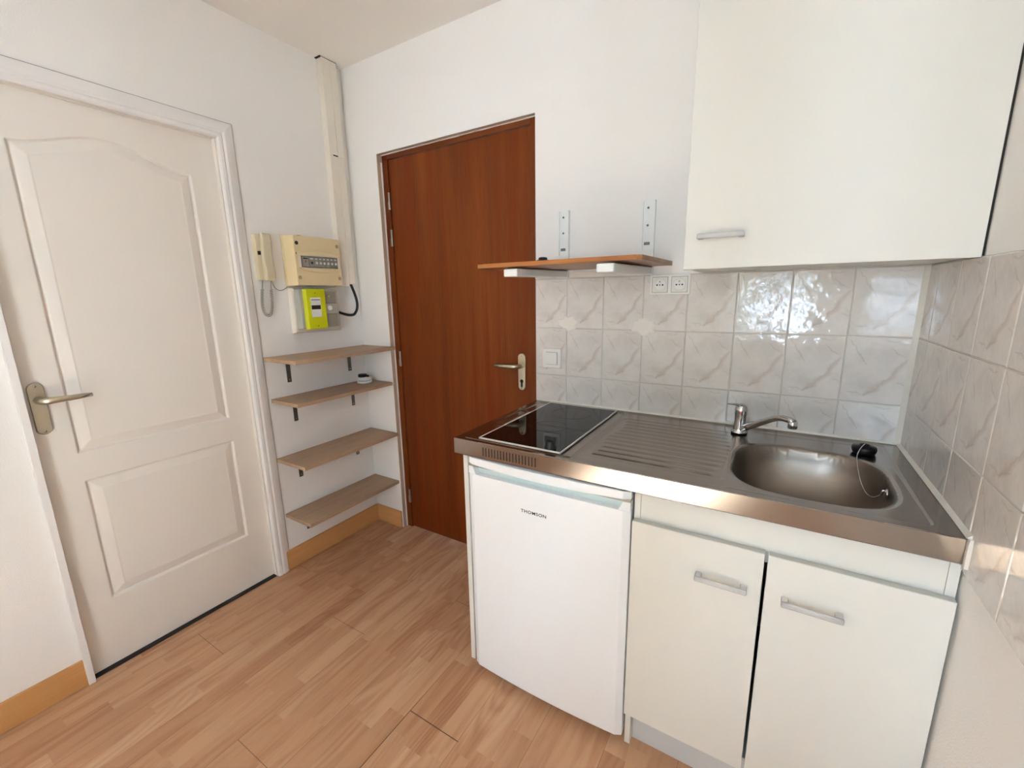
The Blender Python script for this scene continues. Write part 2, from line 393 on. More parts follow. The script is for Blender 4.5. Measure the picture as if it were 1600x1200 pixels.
# rear wall behind the camera with a window
w = MB(); w.box(-TH, WX0, WY - TH, WY, 0, CEIL).box(WX1, 3.4, WY - TH, WY, 0, CEIL).box(WX0, WX1, WY - TH, WY, 0, WZ0).box(WX0, WX1, WY - TH, WY, WZ1, CEIL)
struct(w.build('wall_rear', 'wall', loc=(0, 0, 0)))
win = thing('window_1', ((WX0 + WX1) / 2, WY - .06, WZ0), kind='structure')
mxc = (WX0 + WX1) / 2; f = MB()
for a, b in ((WX0, WX0 + .05), (mxc - .035, mxc + .035), (WX1 - .05, WX1)): f.box(a, b, WY - .09, WY - .04, WZ0, WZ1)
f.box(WX0, WX1, WY - .09, WY - .04, WZ0, WZ0 + .05).box(WX0, WX1, WY - .09, WY - .04, WZ1 - .05, WZ1)
f.build('window_frame', 'paint', win)
box('pane', 'glass', (WX0 + .05, mxc - .035, WY - .067, WY - .063, WZ0 + .05, WZ1 - .05), win, 0)
box('pane', 'glass', (mxc + .035, WX1 - .05, WY - .067, WY - .063, WZ0 + .05, WZ1 - .05), win, 0)

# baseboards
struct(box('baseboard_left', 'skirt', (.0005, .012, DY1 + .036, 0, .001, .10), bevel=.002))
struct(box('baseboard_left_near', 'skirt', (.0005, .012, WY, -1.300, .001, .10), bevel=.002))
struct(box('baseboard_back', 'skirtx', (.0125, .203, -.012, -.0005, .001, .10), bevel=.002))

# ---- white moulded door (door_1), casing (trim_1)
d1 = thing('door_1', (-.02, (DY0 + DY1) / 2, 0), kind='structure')
ys = np.unique(np.concatenate([np.arange(-1.2895, -.6205, .0022), [-.6205]])); zs = np.unique(np.concatenate([np.arange(.007, 1.929, .0024), [1.929]]))
Yg, Zg = np.meshgrid(ys, zs, indexing='ij')
def prof(d):
    return np.interp(d, [0, .0045, .0085, .012, .040, .0425, 1], [0, -.009, -.009, -.0065, .0010, 0, 0])
t = np.clip((Yg + .970) / .235, -1, 1); top = 1.783 + .056 * .5 * (1 + np.cos(PI * t)); sl = .056 * .5 * PI / .235 * np.sin(PI * np.abs(t))
dU = np.minimum(np.minimum(Yg + 1.200, -.724 - Yg), np.minimum(Zg - .811, (top - Zg) / np.sqrt(1 + sl ** 2)))
dL = np.minimum(np.minimum(Yg + 1.198, -.722 - Yg), np.minimum(Zg - .258, .712 - Zg))
Hh = np.where(dU > 0, prof(dU), 0) + np.where(dL > 0, prof(dL), 0)
leaf = heightfield('door_face', 'door_white', ys, zs, Hh, lambda u, v, h: (-.02 + h, u, v), d1)
box('door_leaf', 'door_white', (-.062, -.0300, -1.2895, -.6205, .007, 1.929), d1, 0)
def lever_handle(parent, name, origin, ax_out, ax_len, keyhole, mat_='nickel'):
    """lever on a long rounded plate; origin = plate centre on the door face; ax_out outward, ax_len lever direction"""
    o = Vector(origin); n = Vector(ax_out); t = Vector(ax_len); zz = Vector((0, 0, 1)); hw, hh = .0195, .0835
    root = MB(); poly = []
    for k in range(24):
        a = 2 * PI * k / 24; cy = hh - hw if math.sin(a) >= 0 else -(hh - hw)
        poly.append((hw * math.cos(a), cy + hw * math.sin(a)))
    vs = []
    for dpt, sc in ((0, 1), (.004, 1), (.007, .90)):
        for p in poly: vs.append(o + t * p[0] * sc + zz * (p[1] - (p[1] - (hh - hw) * (1 if p[1] > 0 else -1)) * (1 - sc)) + n * dpt)
    k = 24; fs = [(i * k + j, i * k + (j + 1) % k, (i + 1) * k + (j + 1) % k, (i + 1) * k + j) for i in range(2) for j in range(k)] + [tuple(2 * k + j for j in range(k)), tuple(range(k))[::-1]]
    root._add(vs, fs, False)
    plate = root.build(name, mat_, parent, .0008)
    h0 = o + zz * .028
    L = MB(); pts = [h0 + n * .004, h0 + n * .025, h0 + n * .038 + t * .004, h0 + n * .046 + t * .018, h0 + n * .048 + t * .05, h0 + n * .046 + t * .09, h0 + n * .043 + t * .118]
    L.tube(pts, [.0115, .0105, .0105, .011, .0095, .0082, .0065], 14)
    L.build('lever', mat_, plate)
    ax = 'x' if abs(n.x) > .5 else 'y'; sg = n.x if ax == 'x' else n.y
    for dz in (.073, -.073):
        c = o + zz * dz + n * .0065; MB().lathe([(.0038, 0), (.0038, .0012 * sg), (.001, .002 * sg)], c, ax, 12).build('plate_screw', 'chrome', plate)
    if keyhole:
        K = MB(); c = o + zz * -.042 + n * .0072; K.lathe([(.0085, 0), (.0085, .001 * sg)], c, ax, 20)
        c2 = o + zz * -.056; a = c2 + n * .0072
        K.box(*sum(((min(a[i] - d[i], a[i] + d[i]), max(a[i] - d[i], a[i] + d[i])) for d in [(abs(t.x) * .0045 + abs(n.x) * .001, abs(t.y) * .0045 + abs(n.y) * .001, .012)] for i in range(3)), ()))
        K.build('keyhole', 'dark', plate)
    return plate
lever_handle(d1, 'door_handle', (-.02, -1.262, .982), (1, 0, 0), (0, 1, 0), False)
def casing():
    pr = [(0, 0), (0, .012), (.006, .016), (.018, .016), (.021, .012), (.030, .0165), (.044, .0135), (.060, .0085), (.066, .006), (.066, 0)]  # (outward from opening, proud of wall)
    c = MB(); Zt, Yr = DZ, DY1 + .0
    st = [(Yr, 0.0, 'r'), (Yr, Zt, 'c'), (WY * 0 + DY0 - .002, Zt, 'l')]
    path = []
    for (q, h) in pr:
        path.append([(h + .0005, Yr + q, .0), (h + .0005, Yr + q, Zt + q), (h + .0005, DY0 - .018, Zt + q)])
    vs = [p for row in path for p in row]; n = len(pr)
    fs = [(i * 3 + j, ((i + 1) % n) * 3 + j, ((i + 1) % n) * 3 + j + 1, i * 3 + j + 1) for i in range(n) for j in range(2)]
    fs += [tuple(i * 3 for i in range(n)), tuple(i * 3 + 2 for i in range(n))[::-1]]
    c._add(vs, fs)
    c.box(.0005, .015, DY0 - .018, DY0 + .001, 0, Zt)
    return c.build('trim_1', 'paint', None, .0012, loc=(0, 0, 0))
struct(casing())
j = MB(); j.box(-.11, .0, DY0 - .001, DY0 + .0035, 0, DZ).box(-.11, .0, DY1 - .0035, DY1 + .001, 0, DZ).box(-.11, 0, DY0, DY1, DZ - .0015, DZ + .001)
struct(j.build('trim_2', 'door_white', loc=(0, 0, 0)))

struct(box('trim_11', 'brownblack', (-.110, -.0005, DY0 + .004, DY1 - .004, .0005, .0045), bevel=0))  # dark strip painting in the shade of the gap under the door
j = MB(); j.box(.0003, .004, DY1 + .0662, DY1 + .0682, .10, DZ + .0682).box(.0003, .004, DY0 - .018, DY1 + .0662, DZ + .0662, DZ + .0682)
struct(j.build('trim_12', 'crack_shade_grey', loc=(0, 0, 0)))
# ---- brown entrance door (door_2)
d2 = thing('door_2', ((BX0 + BX1) / 2, .04, 0), kind='structure')
f = MB(); FY = .028
f.box(.2135, .2490, FY, .10, 0, 1.966).box(1.049, 1.0846, FY, .10, 0, 1.988)
f.box(.2135, 1.049, FY, .10, 1.966, 1.997)
f.build('door_frame', 'mahogany', d2, .002)
box('frame_head', 'mahogany_x', (.2495, 1.0485, FY - .0008, FY, 1.9665, 1.9885), d2, .0004)
box('door_leaf', 'mahogany', (.2515, 1.0475, .034, .074, .006, 1.9635), d2, .0015)
for z in (1.775, 1.60, .985, .195):
    h = MB(); h.lathe([(.006, -.04), (.006, .04)], (.2495, .026, z), 'z', 12); h.box(.236, .250, .0265, .0285, z - .038, z - .002)
    h.build('hinge', 'hinge', d2, .0005)
lever_handle(d2, 'door_handle', (.996, .034, .972), (0, -1, 0), (-1, 0, 0), True)
j = MB(); j.box(BX0 - .0005, BX0 + .0030, -.001, .10, 0, BZ).box(BX0, BX1, .0, .10, BZ - .0008, BZ + .001)
struct(j.build('trim_3', 'reveal', loc=(0, 0, 0)))
j = MB()
for k in range(38): # ragged white paint line against the brown frame
    z = .0 + k * .0515; j.box(BX0 + .003, BX0 + .0045 + random.random() * .002, .020, .0275, z, z + .0515)
for k in range(16):
    x = .214 + k * .054; j.box(x, x + .054, .020, .0275, BZ - .002 - random.random() * .002, BZ - .0008)
struct(j.build('trim_4', 'paint', loc=(0, 0, 0)))

# ---- wall tiles (part of the walls)
def tiles(name, parent, cells, place, tilt=.0013, seed=1):
    """cells: (u0,u1,v0,v1, full-tile uv rect) ; place(u,v,h)"""
    rnd = random.Random(seed); V = []; F = []; UV = []
    g = .0012; th = .006; bv = .0018
    for (u0, u1, v0, v1, r) in cells:
        a, b = (rnd.random() - .5) * tilt, (rnd.random() - .5) * tilt; cu, cv = (u0 + u1) / 2, (v0 + v1) / 2
        rings = [(g, 0), (g, th - bv), (g + bv * .35, th - bv * .3), (g + bv, th)]; k = len(V)
        for ins, h in rings:
            for (p, q) in ((u0 + ins, v0 + ins), (u1 - ins, v0 + ins), (u1 - ins, v1 - ins), (u0 + ins, v1 - ins)):
                hh = h + (a * (p - cu) / .1 + b * (q - cv) / .1) * (1 if h > 0 else 0) * .6
                V.append(place(p, q, hh)); UV.append(((p - r[0]) / (r[1] - r[0]), (q - r[2]) / (r[3] - r[2])))
        for i in range(3):
            for jn in range(4): F.append((k + i * 4 + jn, k + i * 4 + (jn + 1) % 4, k + (i + 1) * 4 + (jn + 1) % 4, k + (i + 1) * 4 + jn))
        F.append((k + 12, k + 13, k + 14, k + 15))
    me = bpy.data.meshes.new(name); me.from_pydata(V, [], F); uvl = me.uv_layers.new(name='UVMap')
    for lp in me.loops: uvl.data[lp.index].uv = UV[lp.vertex_index]
    me.materials.append(M_['tile']); o = bpy.data.objects.new(name, me); COL.objects.link(o); o.parent = parent; WL[o.name] = (0, 0, 0)
    return o
TW = .1502; rows = [(.866, .979), (.979, 1.1745), (1.1745, 1.370)]
full = [(.784, .979), (.979, 1.1745), (1.1745, 1.370)]
xs = [1.0865] + [1.2282 + i * TW for i in range(7)] + [W - .004]
cells = []
for (z0, z1), (f0, f1) in zip(rows, full):
    for i in range(8):
        xr = (xs[i + 1] - TW, xs[i + 1]) if i == 0 else (xs[i], xs[i] + TW)
        cells.append((xs[i], xs[i + 1], z0, z1, (xr[0], xr[1], f0, f1)))
box('tile_grout', 'grout', (1.0862, W, -.0042, -.0002, .862, 1.3705), wall_back, 0)
tiles('wall_tiles', wall_back, cells, lambda u, v, h: (u, -.0002 - h, v), seed=3)
ye = [-.0065, -.100, -.250, -.400, -.5605, -.712, -.862]
cells = []
rr = [(.7885, .979), (.979, 1.1745), (1.1745, 1.370)]
for (z0, z1) in rr:
    for i in range(len(ye) - 1):
        y0, y1 = -ye[i], -ye[i + 1]
        z00 = z0
        cells.append((y0, y1, z00, z1, (y1 - TW, y1, z1 - .195, z1)))
box('tile_grout', 'grout', (W - .0042, W - .0002, -.862, -.0045, .7885, 1.3705), wall_right, 0)
tiles('wall_tiles', wall_right, cells, lambda u, v, h: (W - .0002 - h, -u, v), seed=8, tilt=.001)
# cement patches where old fixings were filled, caulk lines
def blob(name, cx, cz, r, seed, parent):
    rnd = random.Random(seed); n = 22; c = MB(); pts = []
    for k in range(n):
        a = 2 * PI * k / n; q = r * (.72 + .45 * rnd.random()) * (1.15 if abs(math.sin(a)) < .5 else .95); pts.append((cx + q * math.cos(a), cz + q * .85 * math.sin(a)))
    vs = [(p[0], -.0061, p[1]) for p in pts] + [(cx + (p[0] - cx) * .85, -.0078, cz + (p[1] - cz) * .85) for p in pts]
    fs = [(i, (i + 1) % n, n + (i + 1) % n, n + i) for i in range(n)] + [tuple(n + i for i in range(n))]
    c._add(vs, fs); return c.build(name, 'patch', parent)
M_['patch'] = mat('filler_patch', (226, 220, 212), .8, bump=.8, bscale=60)
blob('filler_patch', 1.235, 1.196, .042, 3, wall_back); blob('filler_patch', 1.531, 1.192, .045, 7, wall_back)
c = MB(); c.prism([(W - .0045, -.0045), (W - .018, -.0062), (W - .0062, -.018)], 'z', .866, 1.3705)
struct(c.build('trim_5', 'caulk', loc=(0, 0, 0)))
c = MB(); c.prism([(-.0045, .8625), (-.0045, .870), (-.012, .8628)], 'x', 1.0925, W - .006)
c.prism([(W - .0045, .8625), (W - .0045, .872), (W - .014, .8628)], 'y', -.576, -.01)
struct(c.build('trim_6', 'caulk', loc=(0, 0, 0)))
# lumpy caulk at the worktop's right end
c = MB(); rnd = random.Random(5); vs = []
for k in range(7):
    z = .806 + k * .0096; a = .002 * rnd.random()
    vs += [(W - .0035, -.5835 - a, z), (W - .0035, -.560, z), (W - .012 - a, -.560, z), (W - .0105 - a, -.5835 - a, z)]
fs = [(k * 4 + i, k * 4 + (i + 1) % 4, (k + 1) * 4 + (i + 1) % 4, (k + 1) * 4 + i) for k in range(6) for i in range(4)] + [(3, 2, 1, 0), (24, 25, 26, 27)]
c._add(vs, fs); struct(c.build('trim_7', 'caulk', loc=(0, 0, 0)))
# pale strip above the tiles
struct(box('trim_8', 'pale', (1.0862, 1.556, -.0085, -.0003, 1.3715, 1.394), bevel=.001))

# ================================================================ KITCHEN
# ---- steel worktop with sink and drainer
CX0, CX1, CY0 = 1.0916, 2.2862, -.576
top = thing('sink_worktop', ((CX0 + CX1) / 2, -.29, .81), 'brushed stainless steel kitchen worktop with built-in oval sink and ribbed drainer', 'worktop')
xs_ = np.arange(0, CX1 - CX0 + 1e-6, .0028); xs_ = CX0 + xs_ * (CX1 - CX0) / xs_[-1]
ys_ = np.arange(0, .5735, .0028); ys_ = CY0 + ys_ * (.5695) / ys_[-1]
Xg, Yg = np.meshgrid(xs_, ys_, indexing='ij')
def sstep(a, b, x): t = np.clip((x - a) / (b - a), 0, 1); return t * t * (3 - 2 * t)
def rrect(x, y, x0, x1, y0, y1, r):
    cx, cy, hx, hy = (x0 + x1) / 2, (y0 + y1) / 2, (x1 - x0) / 2 - r, (y1 - y0) / 2 - r
    qx, qy = np.abs(x - cx) - hx, np.abs(y - cy) - hy
    return np.hypot(np.maximum(qx, 0), np.maximum(qy, 0)) + np.minimum(np.maximum(qx, qy), 0) - r
Z = np.zeros_like(Xg)
d = rrect(Xg, Yg, CX0 + .020, CX1 - .045, CY0 + .024, -.030, .02)       # shallow tray
Z += -.0022 * sstep(.004, -.004, d)
Z += .0012 * np.exp(-((Yg + .020) / .004) ** 2)                            # back beads
# tray in which the hob sits, stepped outline on the left
d = np.minimum(rrect(Xg, Yg, 1.118, 1.49, -.556, -.375, .015), rrect(Xg, Yg, 1.150, 1.49, -.556, -.03, .03))
d = np.minimum(d, rrect(Xg, Yg, 1.118, 1.49, -.19, -.03, .015))
Z += .0030 * np.exp(-(d / .0042) ** 2)
# drainer: sunken field with ribs along x
d = rrect(Xg, Yg, 1.502, 1.868, -.512, -.098, .02)
Z += -.0018 * sstep(.003, -.003, d)
nr = 11
for k in range(nr):
    yk = -.486 + k * .0355; x0 = 1.518 + .006 * math.sin(k)
    e = sstep(x0, x0 + .012, Xg) * sstep(1.874 - .02 * abs(k - 5) / 5, 1.855 - .02 * abs(k - 5) / 5, Xg)
    Z += .0025 * e * np.exp(-((Yg - yk) / .0062) ** 2)
# long bead behind the sink
Z += .0012 * np.exp(-((Yg + .062) / .003) ** 2) * sstep(1.90, 1.93, Xg) * sstep(2.24, 2.21, Xg)
# the bowl
bx, by, hx, hy = 2.046, -.343, .166, .178
n = 3.0; rr_ = (np.abs((Xg - bx) / hx) ** n + np.abs((Yg - by) / hy) ** n) ** (1 / n)
dist = (rr_ - 1) * .17
Z += -.0035 * sstep(.011, .0, dist)
dep = np.where(dist < 0, -.135 * (1 - np.clip(1 + dist / .100, 0, 1) ** 2.0) ** .55, 0)
Z += dep
wt = heightfield('worktop_surface', 'steel', xs_, ys_, Z, lambda u, v, h: (u, v, TOP + h), top)
wt.data.materials.append(M_['steel_bowl'])
dc = (dist[:-1, :-1] + dist[1:, 1:]) / 2
wt.data.polygons.foreach_set('material_index', (dc < .004).astype('i').ravel())
lip = MB()
lip.prism([(CY0, .8615), (CY0 - .0012, .8600), (CY0 - .0012, .812), (CY0, .810), (CY0 + .012, .810), (CY0 + .012, .812), (CY0 + .0012, .8125), (CY0 + .0012, .8605)], 'x', CX0 - .0005, CX1)
lip.box(CX0 - .0008, CX0 + .0012, CY0, -.004, .810, .8613)
lip.build('front_lip', 'steel_lip', top)
v = MB()
for k in range(18):
    x = 1.205 + k * .0108
    poly = [(x + .0017 * math.cos(a), (.8345 + (.0125 if math.sin(a) > 0 else -.0125)) + .0017 * math.sin(a)) for a in [2 * PI * i / 12 for i in range(12)]]
    v.prism(poly, 'y', CY0 - .0016, CY0 - .0008)
v.build('vent_slots', 'dark', top)
u = MB(); u.lathe([(.0, -.0), (.014, 0), (.014, .0012), (.0, .0012)][1:3], (2.040, -.343, TOP - .1365), 'z', 20)
# ---- hob
hob = thing('ceramic_hob', (1.31, -.29, TOP), 'black glass ceramic hob with thin white rim set into the steel worktop', 'hob')
HX0, HX1, HY0, HY1 = 1.168, 1.455, -.548, -.034
box('glass_plate', 'glass_black', (HX0 + .0042, HX1 - .0042, HY0 + .0042, HY1 - .0042, TOP + .0003, TOP + .0045), hob, .001)
r = MB()
for q in ((HX0, HX0 + .004, HY0, HY1), (HX1 - .004, HX1, HY0, HY1), (HX0, HX1, HY0, HY0 + .004), (HX0, HX1, HY1 - .004, HY1)): r.box(q[0], q[1], q[2], q[3], TOP + .0003, TOP + .0055)
r.build('rim', 'tapered_trim', hob, .0008)
def ring(mb, cx, cy, r0, r1, z, n=48):
    vs = []
    for r_, z_ in ((r0, z), (r1, z), (r1, z + .0003), (r0, z + .0003)):
        vs += [(cx + r_ * math.cos(2 * PI * k / n), cy + r_ * math.sin(2 * PI * k / n), z_) for k in range(n)]
    fs = [(i * n + k, i * n + (k + 1) % n, ((i + 1) % 4) * n + (k + 1) % n, ((i + 1) % 4) * n + k) for i in range(4) for k in range(n)]
    mb._add(vs, fs)
for cy_, r_ in ((-.335, .060), (-.150, .075)):
    g = MB(); ring(g, 1.315, cy_, r_ - .0012, r_, TOP + .00455); g.build('cooking_ring', 'ringgrey', hob)
k = MB(); kx, ky = 1.412, -.528  # added black solid standing in for a dark reflection on the glass
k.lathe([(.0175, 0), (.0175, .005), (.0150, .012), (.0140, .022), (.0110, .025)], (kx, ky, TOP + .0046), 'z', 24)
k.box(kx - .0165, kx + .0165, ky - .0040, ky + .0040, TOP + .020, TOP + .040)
k.build('dark_reflection', 'black', hob, .001)

# ---- tap
tap = thing('mixer_tap', (1.876, -.092, TOP), 'chrome single-lever mixer tap standing behind the sink', 'tap')
TX, TY = 1.876, -.092
b = MB(); b.lathe([(.0225, 0), (.0225, .004), (.020, .006), (.0185, .012), (.0175, .040), (.0175, .058), (.0185, .060), (.0188, .078), (.0165, .088), (.0105, .094), (.003, .096)], (TX, TY, TOP), 'z', 32)
b.build('tap_body', 'chrome', tap)
MB().lathe([(.0235, -.0005), (.0235, .003)], (TX, TY, TOP), 'z', 32).build('base_seal', 'black', tap)
s_ = MB(); P = [(TX + .006, TY - .008, TOP + .016), (TX + .03, TY - .028, TOP + .034), (TX + .06, TY - .053, TOP + .057), (TX + .085, TY - .075, TOP + .076), (TX + .098, TY - .086, TOP + .084), (TX + .112, TY - .098, TOP + .088), (TX + .128, TY - .111, TOP + .088), (TX + .138, TY - .119, TOP + .084)]
s_.tube(P, [.0115, .0108, .010, .0092, .0088, .0088, .009, .009], 14)
s_.lathe([(.0105, 0), (.012, .003), (.012, .019), (.010, .022)], (TX + .136, TY - .117, TOP + .066), 'z', 20)
s_.build('spout', 'chrome', tap)
l_ = MB(); l_.tube([(TX - .002, TY - .004, TOP + .090), (TX - .014, TY - .016, TOP + .096), (TX - .026, TY - .030, TOP + .0985), (TX - .034, TY - .040, TOP + .100)], [.011, .008, .006, .0045], 12, flat=.5)
l_.build('lever', 'chrome', tap)
dv = Vector((C_x := .1, -.99, 0))
b = MB(); b.lathe([(.0032, 0), (.0032, -.0012)], (TX + .001, TY - .0182, TOP + .070), 'y', 14); b.build('hot_mark', 'red', tap)

# ---- plug, chain
pg = thing('sink_plug', (2.190, -.128, TOP), 'black rubber sink plug on a bead chain at the back right of the sink', 'plug')
b = MB(); b.lathe([(.024, 0), (.027, .005), (.029, .014), (.027, .021), (.012, .023), (.011, .027), (.003, .029)], (2.188, -.128, TOP - .002), 'z', 28); b.build('rubber_stopper', 'black', pg)
ch = MB()
def bez(p0, p1, p2, p3, n):
    return [tuple((1 - t) ** 3 * a + 3 * (1 - t) ** 2 * t * b_ + 3 * (1 - t) * t * t * c_ + t ** 3 * d_ for a, b_, c_, d_ in zip(p0, p1, p2, p3)) for t in [i / n for i in range(n + 1)]]
cpts = bez((2.188, -.132, TOP + .027), (2.176, -.150, TOP + .020), (2.168, -.172, TOP + .010), (2.166, -.188, TOP + .001), 12) + bez((2.166, -.190, TOP - .002), (2.168, -.235, TOP - .035), (2.172, -.335, TOP - .078), (2.198, -.352, TOP - .026), 60)[1:]
ch.tube(cpts, .0009, 6)
acc = 0
for a, b_ in zip(cpts, cpts[1:]):
    L = (Vector(b_) - Vector(a)).length; acc += L
    if acc > .0034:
        acc = 0; ch.lathe([(.0003, -.0016), (.0013, -.001), (.0017, 0), (.0013, .001), (.0003, .0016)], b_, 'z', 6)
ch.build('bead_chain', 'chrome', pg)
b = MB(); b.lathe([(.004, 0), (.012, .001), (.012, -.003), (.004, -.004)], (2.206, -.352, TOP - .026), 'x', 18); b.tube([(2.206, -.352, TOP - .020), (2.198, -.352, TOP - .018), (2.196, -.352, TOP - .030)], .0026, 8)
b.build('overflow_anchor', 'chrome', pg)

# ---- sink base cabinet with kitchenette side panels
cab = thing('base_cabinet', (1.98, -.30, 0), 'white double-door base cabinet under the steel sink', 'cabinet')
b = MB(); b.box(1.6725, 1.6885, -.5565, -.01, 0, .8095).box(2.2705, 2.2865, -.5565, -.01, 0, .8095)
b.box(1.6885, 2.2705, -.55, -.01, .118, .134).box(1.6885, 2.2705, -.022, -.01, .134, .8095)
b.build('carcass', 'laminate', cab, .0008)
box('top_rail', 'laminate', (1.6890, 2.2700, -.5555, -.540, .722, .8095), cab, .0008)
box('centre_stop', 'laminate_edge', (1.968, 1.984, -.556, -.545, .700, .728), cab, .0005)
box('plinth', 'plinth', (1.689, 2.270, -.531, -.518, 0, .117), cab, .0008)
box('end_panel', 'laminate', (1.0965, 1.1145, -.540, -.01, 0, .8095), cab, .0008)
def pull(parent, cx, cz, y, w=.112):
    h = MB(); h.box(cx - w / 2, cx + w / 2, y - .0270, y - .0195, cz - .0065, cz + .0065)
    bar = h.build('pull_handle', 'acrylic', parent, .0028, 3)
    for sx in (-1, 1):
        a = cx + sx * (w / 2 - .0075); box('handle_post', 'acrylic_end', (a - .0070, a + .0070, y - .0194, y - .0002, cz - .0062, cz + .0062), bar, .0025, seg=3)
    return bar
for x0, x1, hx_ in ((1.6735, 1.9725, 1.889), (1.9795, 2.2845, 2.067)):
    dr = box('cabinet_door', 'laminate', (x0, x1, -.577, -.5575, .122, .730), cab, .0010)
    box('edge_band', 'laminate_edge', (x0 + .0005, x1 - .0005, -.5755, -.5585, .7298, .7308), dr, 0)
    pull(dr, hx_, .636, -.577)

# ---- fridge
fr = thing('mini_fridge', (1.40, -.30, 0), 'white under-counter mini fridge with recessed grip beside the base cabinet', 'fridge')
box('fridge_body', 'fridge', (1.128, 1.664, -.545, -.03, .022, .806), fr, .004)
FXa, FXb = 1.1425, 1.6670
def fy(x): t = (x - (FXa + FXb) / 2) / ((FXb - FXa) / 2); return -.5770 - .010 * (1 - t * t)    # gently bowed front
def bowed(mb, xa, xb, z0f, z1f, inset=0, yb=-.548, n=28, rc=.008):
    xs1 = [xa + (xb - xa) * i / n for i in range(n + 1)]; ring_ = []
    for x in xs1:
        e = min(x - FXa, FXb - x); rr2 = rc - math.sqrt(max(0, rc * rc - max(0, rc - e) ** 2)) if e < rc else 0
        ring_.append((x, fy(x) + rr2 + inset))
    vs = []
    for (x, y) in ring_: vs += [(x, y, z0f(x)), (x, y, z1f(x)), (x, yb, z1f(x)), (x, yb, z0f(x))]
    fs = [(i * 4 + j, i * 4 + (j + 1) % 4, (i + 1) * 4 + (j + 1) % 4, (i + 1) * 4 + j) for i in range(n) for j in range(4)] + [(0, 1, 2, 3), (n * 4 + 3, n * 4 + 2, n * 4 + 1, n * 4)]
    mb._add(vs, fs)
mid = (FXa + FXb) / 2
ztop = lambda x: .807
zgt = lambda x: .7845 - .006 * (1 - ((x - mid) / .25) ** 2) if abs(x - mid) < .25 else .7845      # under the top trim
zgb = lambda x: .7520 + .004 * (1 - ((x - mid) / .25) ** 2) if abs(x - mid) < .25 else .7520      # grip's lower edge
b = MB(); bowed(b, FXa, FXb, lambda x: .032, zgb)
dr = b.build('fridge_door', 'fridge', fr, .0012)
b = MB(); bowed(b, FXa, FXb, zgt, ztop); b.build('top_trim', 'fridge', dr, .002)
b = MB()
def cheek(xa, xb, xc, xd):
    b = MB()      # side blocks of the grip with slanted inner ends: xa outer, top inner xc, bottom inner xd
    z0, z1 = .7522, .7775; ya, yb = .0, -.548
    y1, y2, y3, y4 = fy(xa) + (.004), fy(xc), fy(xd), fy(xa) + .004
    vs = [(xa, y1, z0), (xd, fy(xd) + .0004, z0), (xd, yb, z0), (xa, yb, z0), (xa, y1, z1), (xc, fy(xc) + .0004, z1), (xc, yb, z1), (xa, yb, z1)]
    b._add(vs, [(3, 2, 1, 0), (4, 5, 6, 7), (0, 1, 5, 4), (1, 2, 6, 5), (2, 3, 7, 6), (3, 0, 4, 7)])
    b.build('grip_cheek', 'fridge', dr)
cheek(FXa + .0008, 0, 1.163, 1.176); cheek(FXb - .0008, 0, 1.648, 1.635)
b = MB(); bowed(b, 1.150, 1.660, lambda x: .745, lambda x: .790, .022, rc=.001); b.build('grip_recess', 'fridge_in', dr)
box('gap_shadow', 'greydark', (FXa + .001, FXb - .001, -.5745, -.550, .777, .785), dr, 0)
td = bpy.data.curves.new('brand_text', 'FONT'); td.body = 'THOMSON'; td.size = .0140; td.extrude = .0002; td.offset = .00012; td.align_x = 'CENTER'; td.space_character = 1.12
tmp = bpy.data.objects.new('lettering_source', td); COL.objects.link(tmp); bpy.context.view_layer.update()
tm = bpy.data.meshes.new_from_object(tmp.evaluated_get(bpy.context.evaluated_depsgraph_get())); bpy.data.objects.remove(tmp)
tm.materials.clear(); tm.materials.append(M_['black'])
to = bpy.data.objects.new('brand_lettering', tm); COL.objects.link(to); to.parent = dr
to.location = (1.387, fy(1.387) - .0004, .674); to.rotation_euler = (PI / 2, 0, 0); to.scale = (1.14, 1, 1); WL[to.name] = (0, 0, 0)
for x in (1.160, 1.64):
    for y in (-.52, -.07): MB().lathe([(.012, 0), (.012, .006), (.007, .008), (.007, .0215)], (x, y, 0), 'z', 14).build('levelling_foot', 'white_plastic', fr)
MB().lathe([(.006, 0), (.006, .008)], (1.154, -.565, .024), 'z', 10).build('door_pivot', 'white_plastic', fr)

# ---- upper cabinet
uc = thing('wall_cabinet', (2.0, -.17, 1.37), 'white single-door wall cabinet above the tiled splashback', 'wall cabinet')
box('carcass', 'laminate', (1.7185, 2.286, -.330, -.0012, 1.3725, 2.08), uc, .001)
dr = box('cabinet_door', 'laminate', (1.7195, 2.2865, -.350, -.3315, 1.3685, 2.08), uc, .0012)
pull(dr, 1.806, 1.448, -.350, .108)
struct(box('trim_9', 'brownblack', (2.2866, W - .0003, -.345, -.33, 1.372, 2.08), bevel=0))

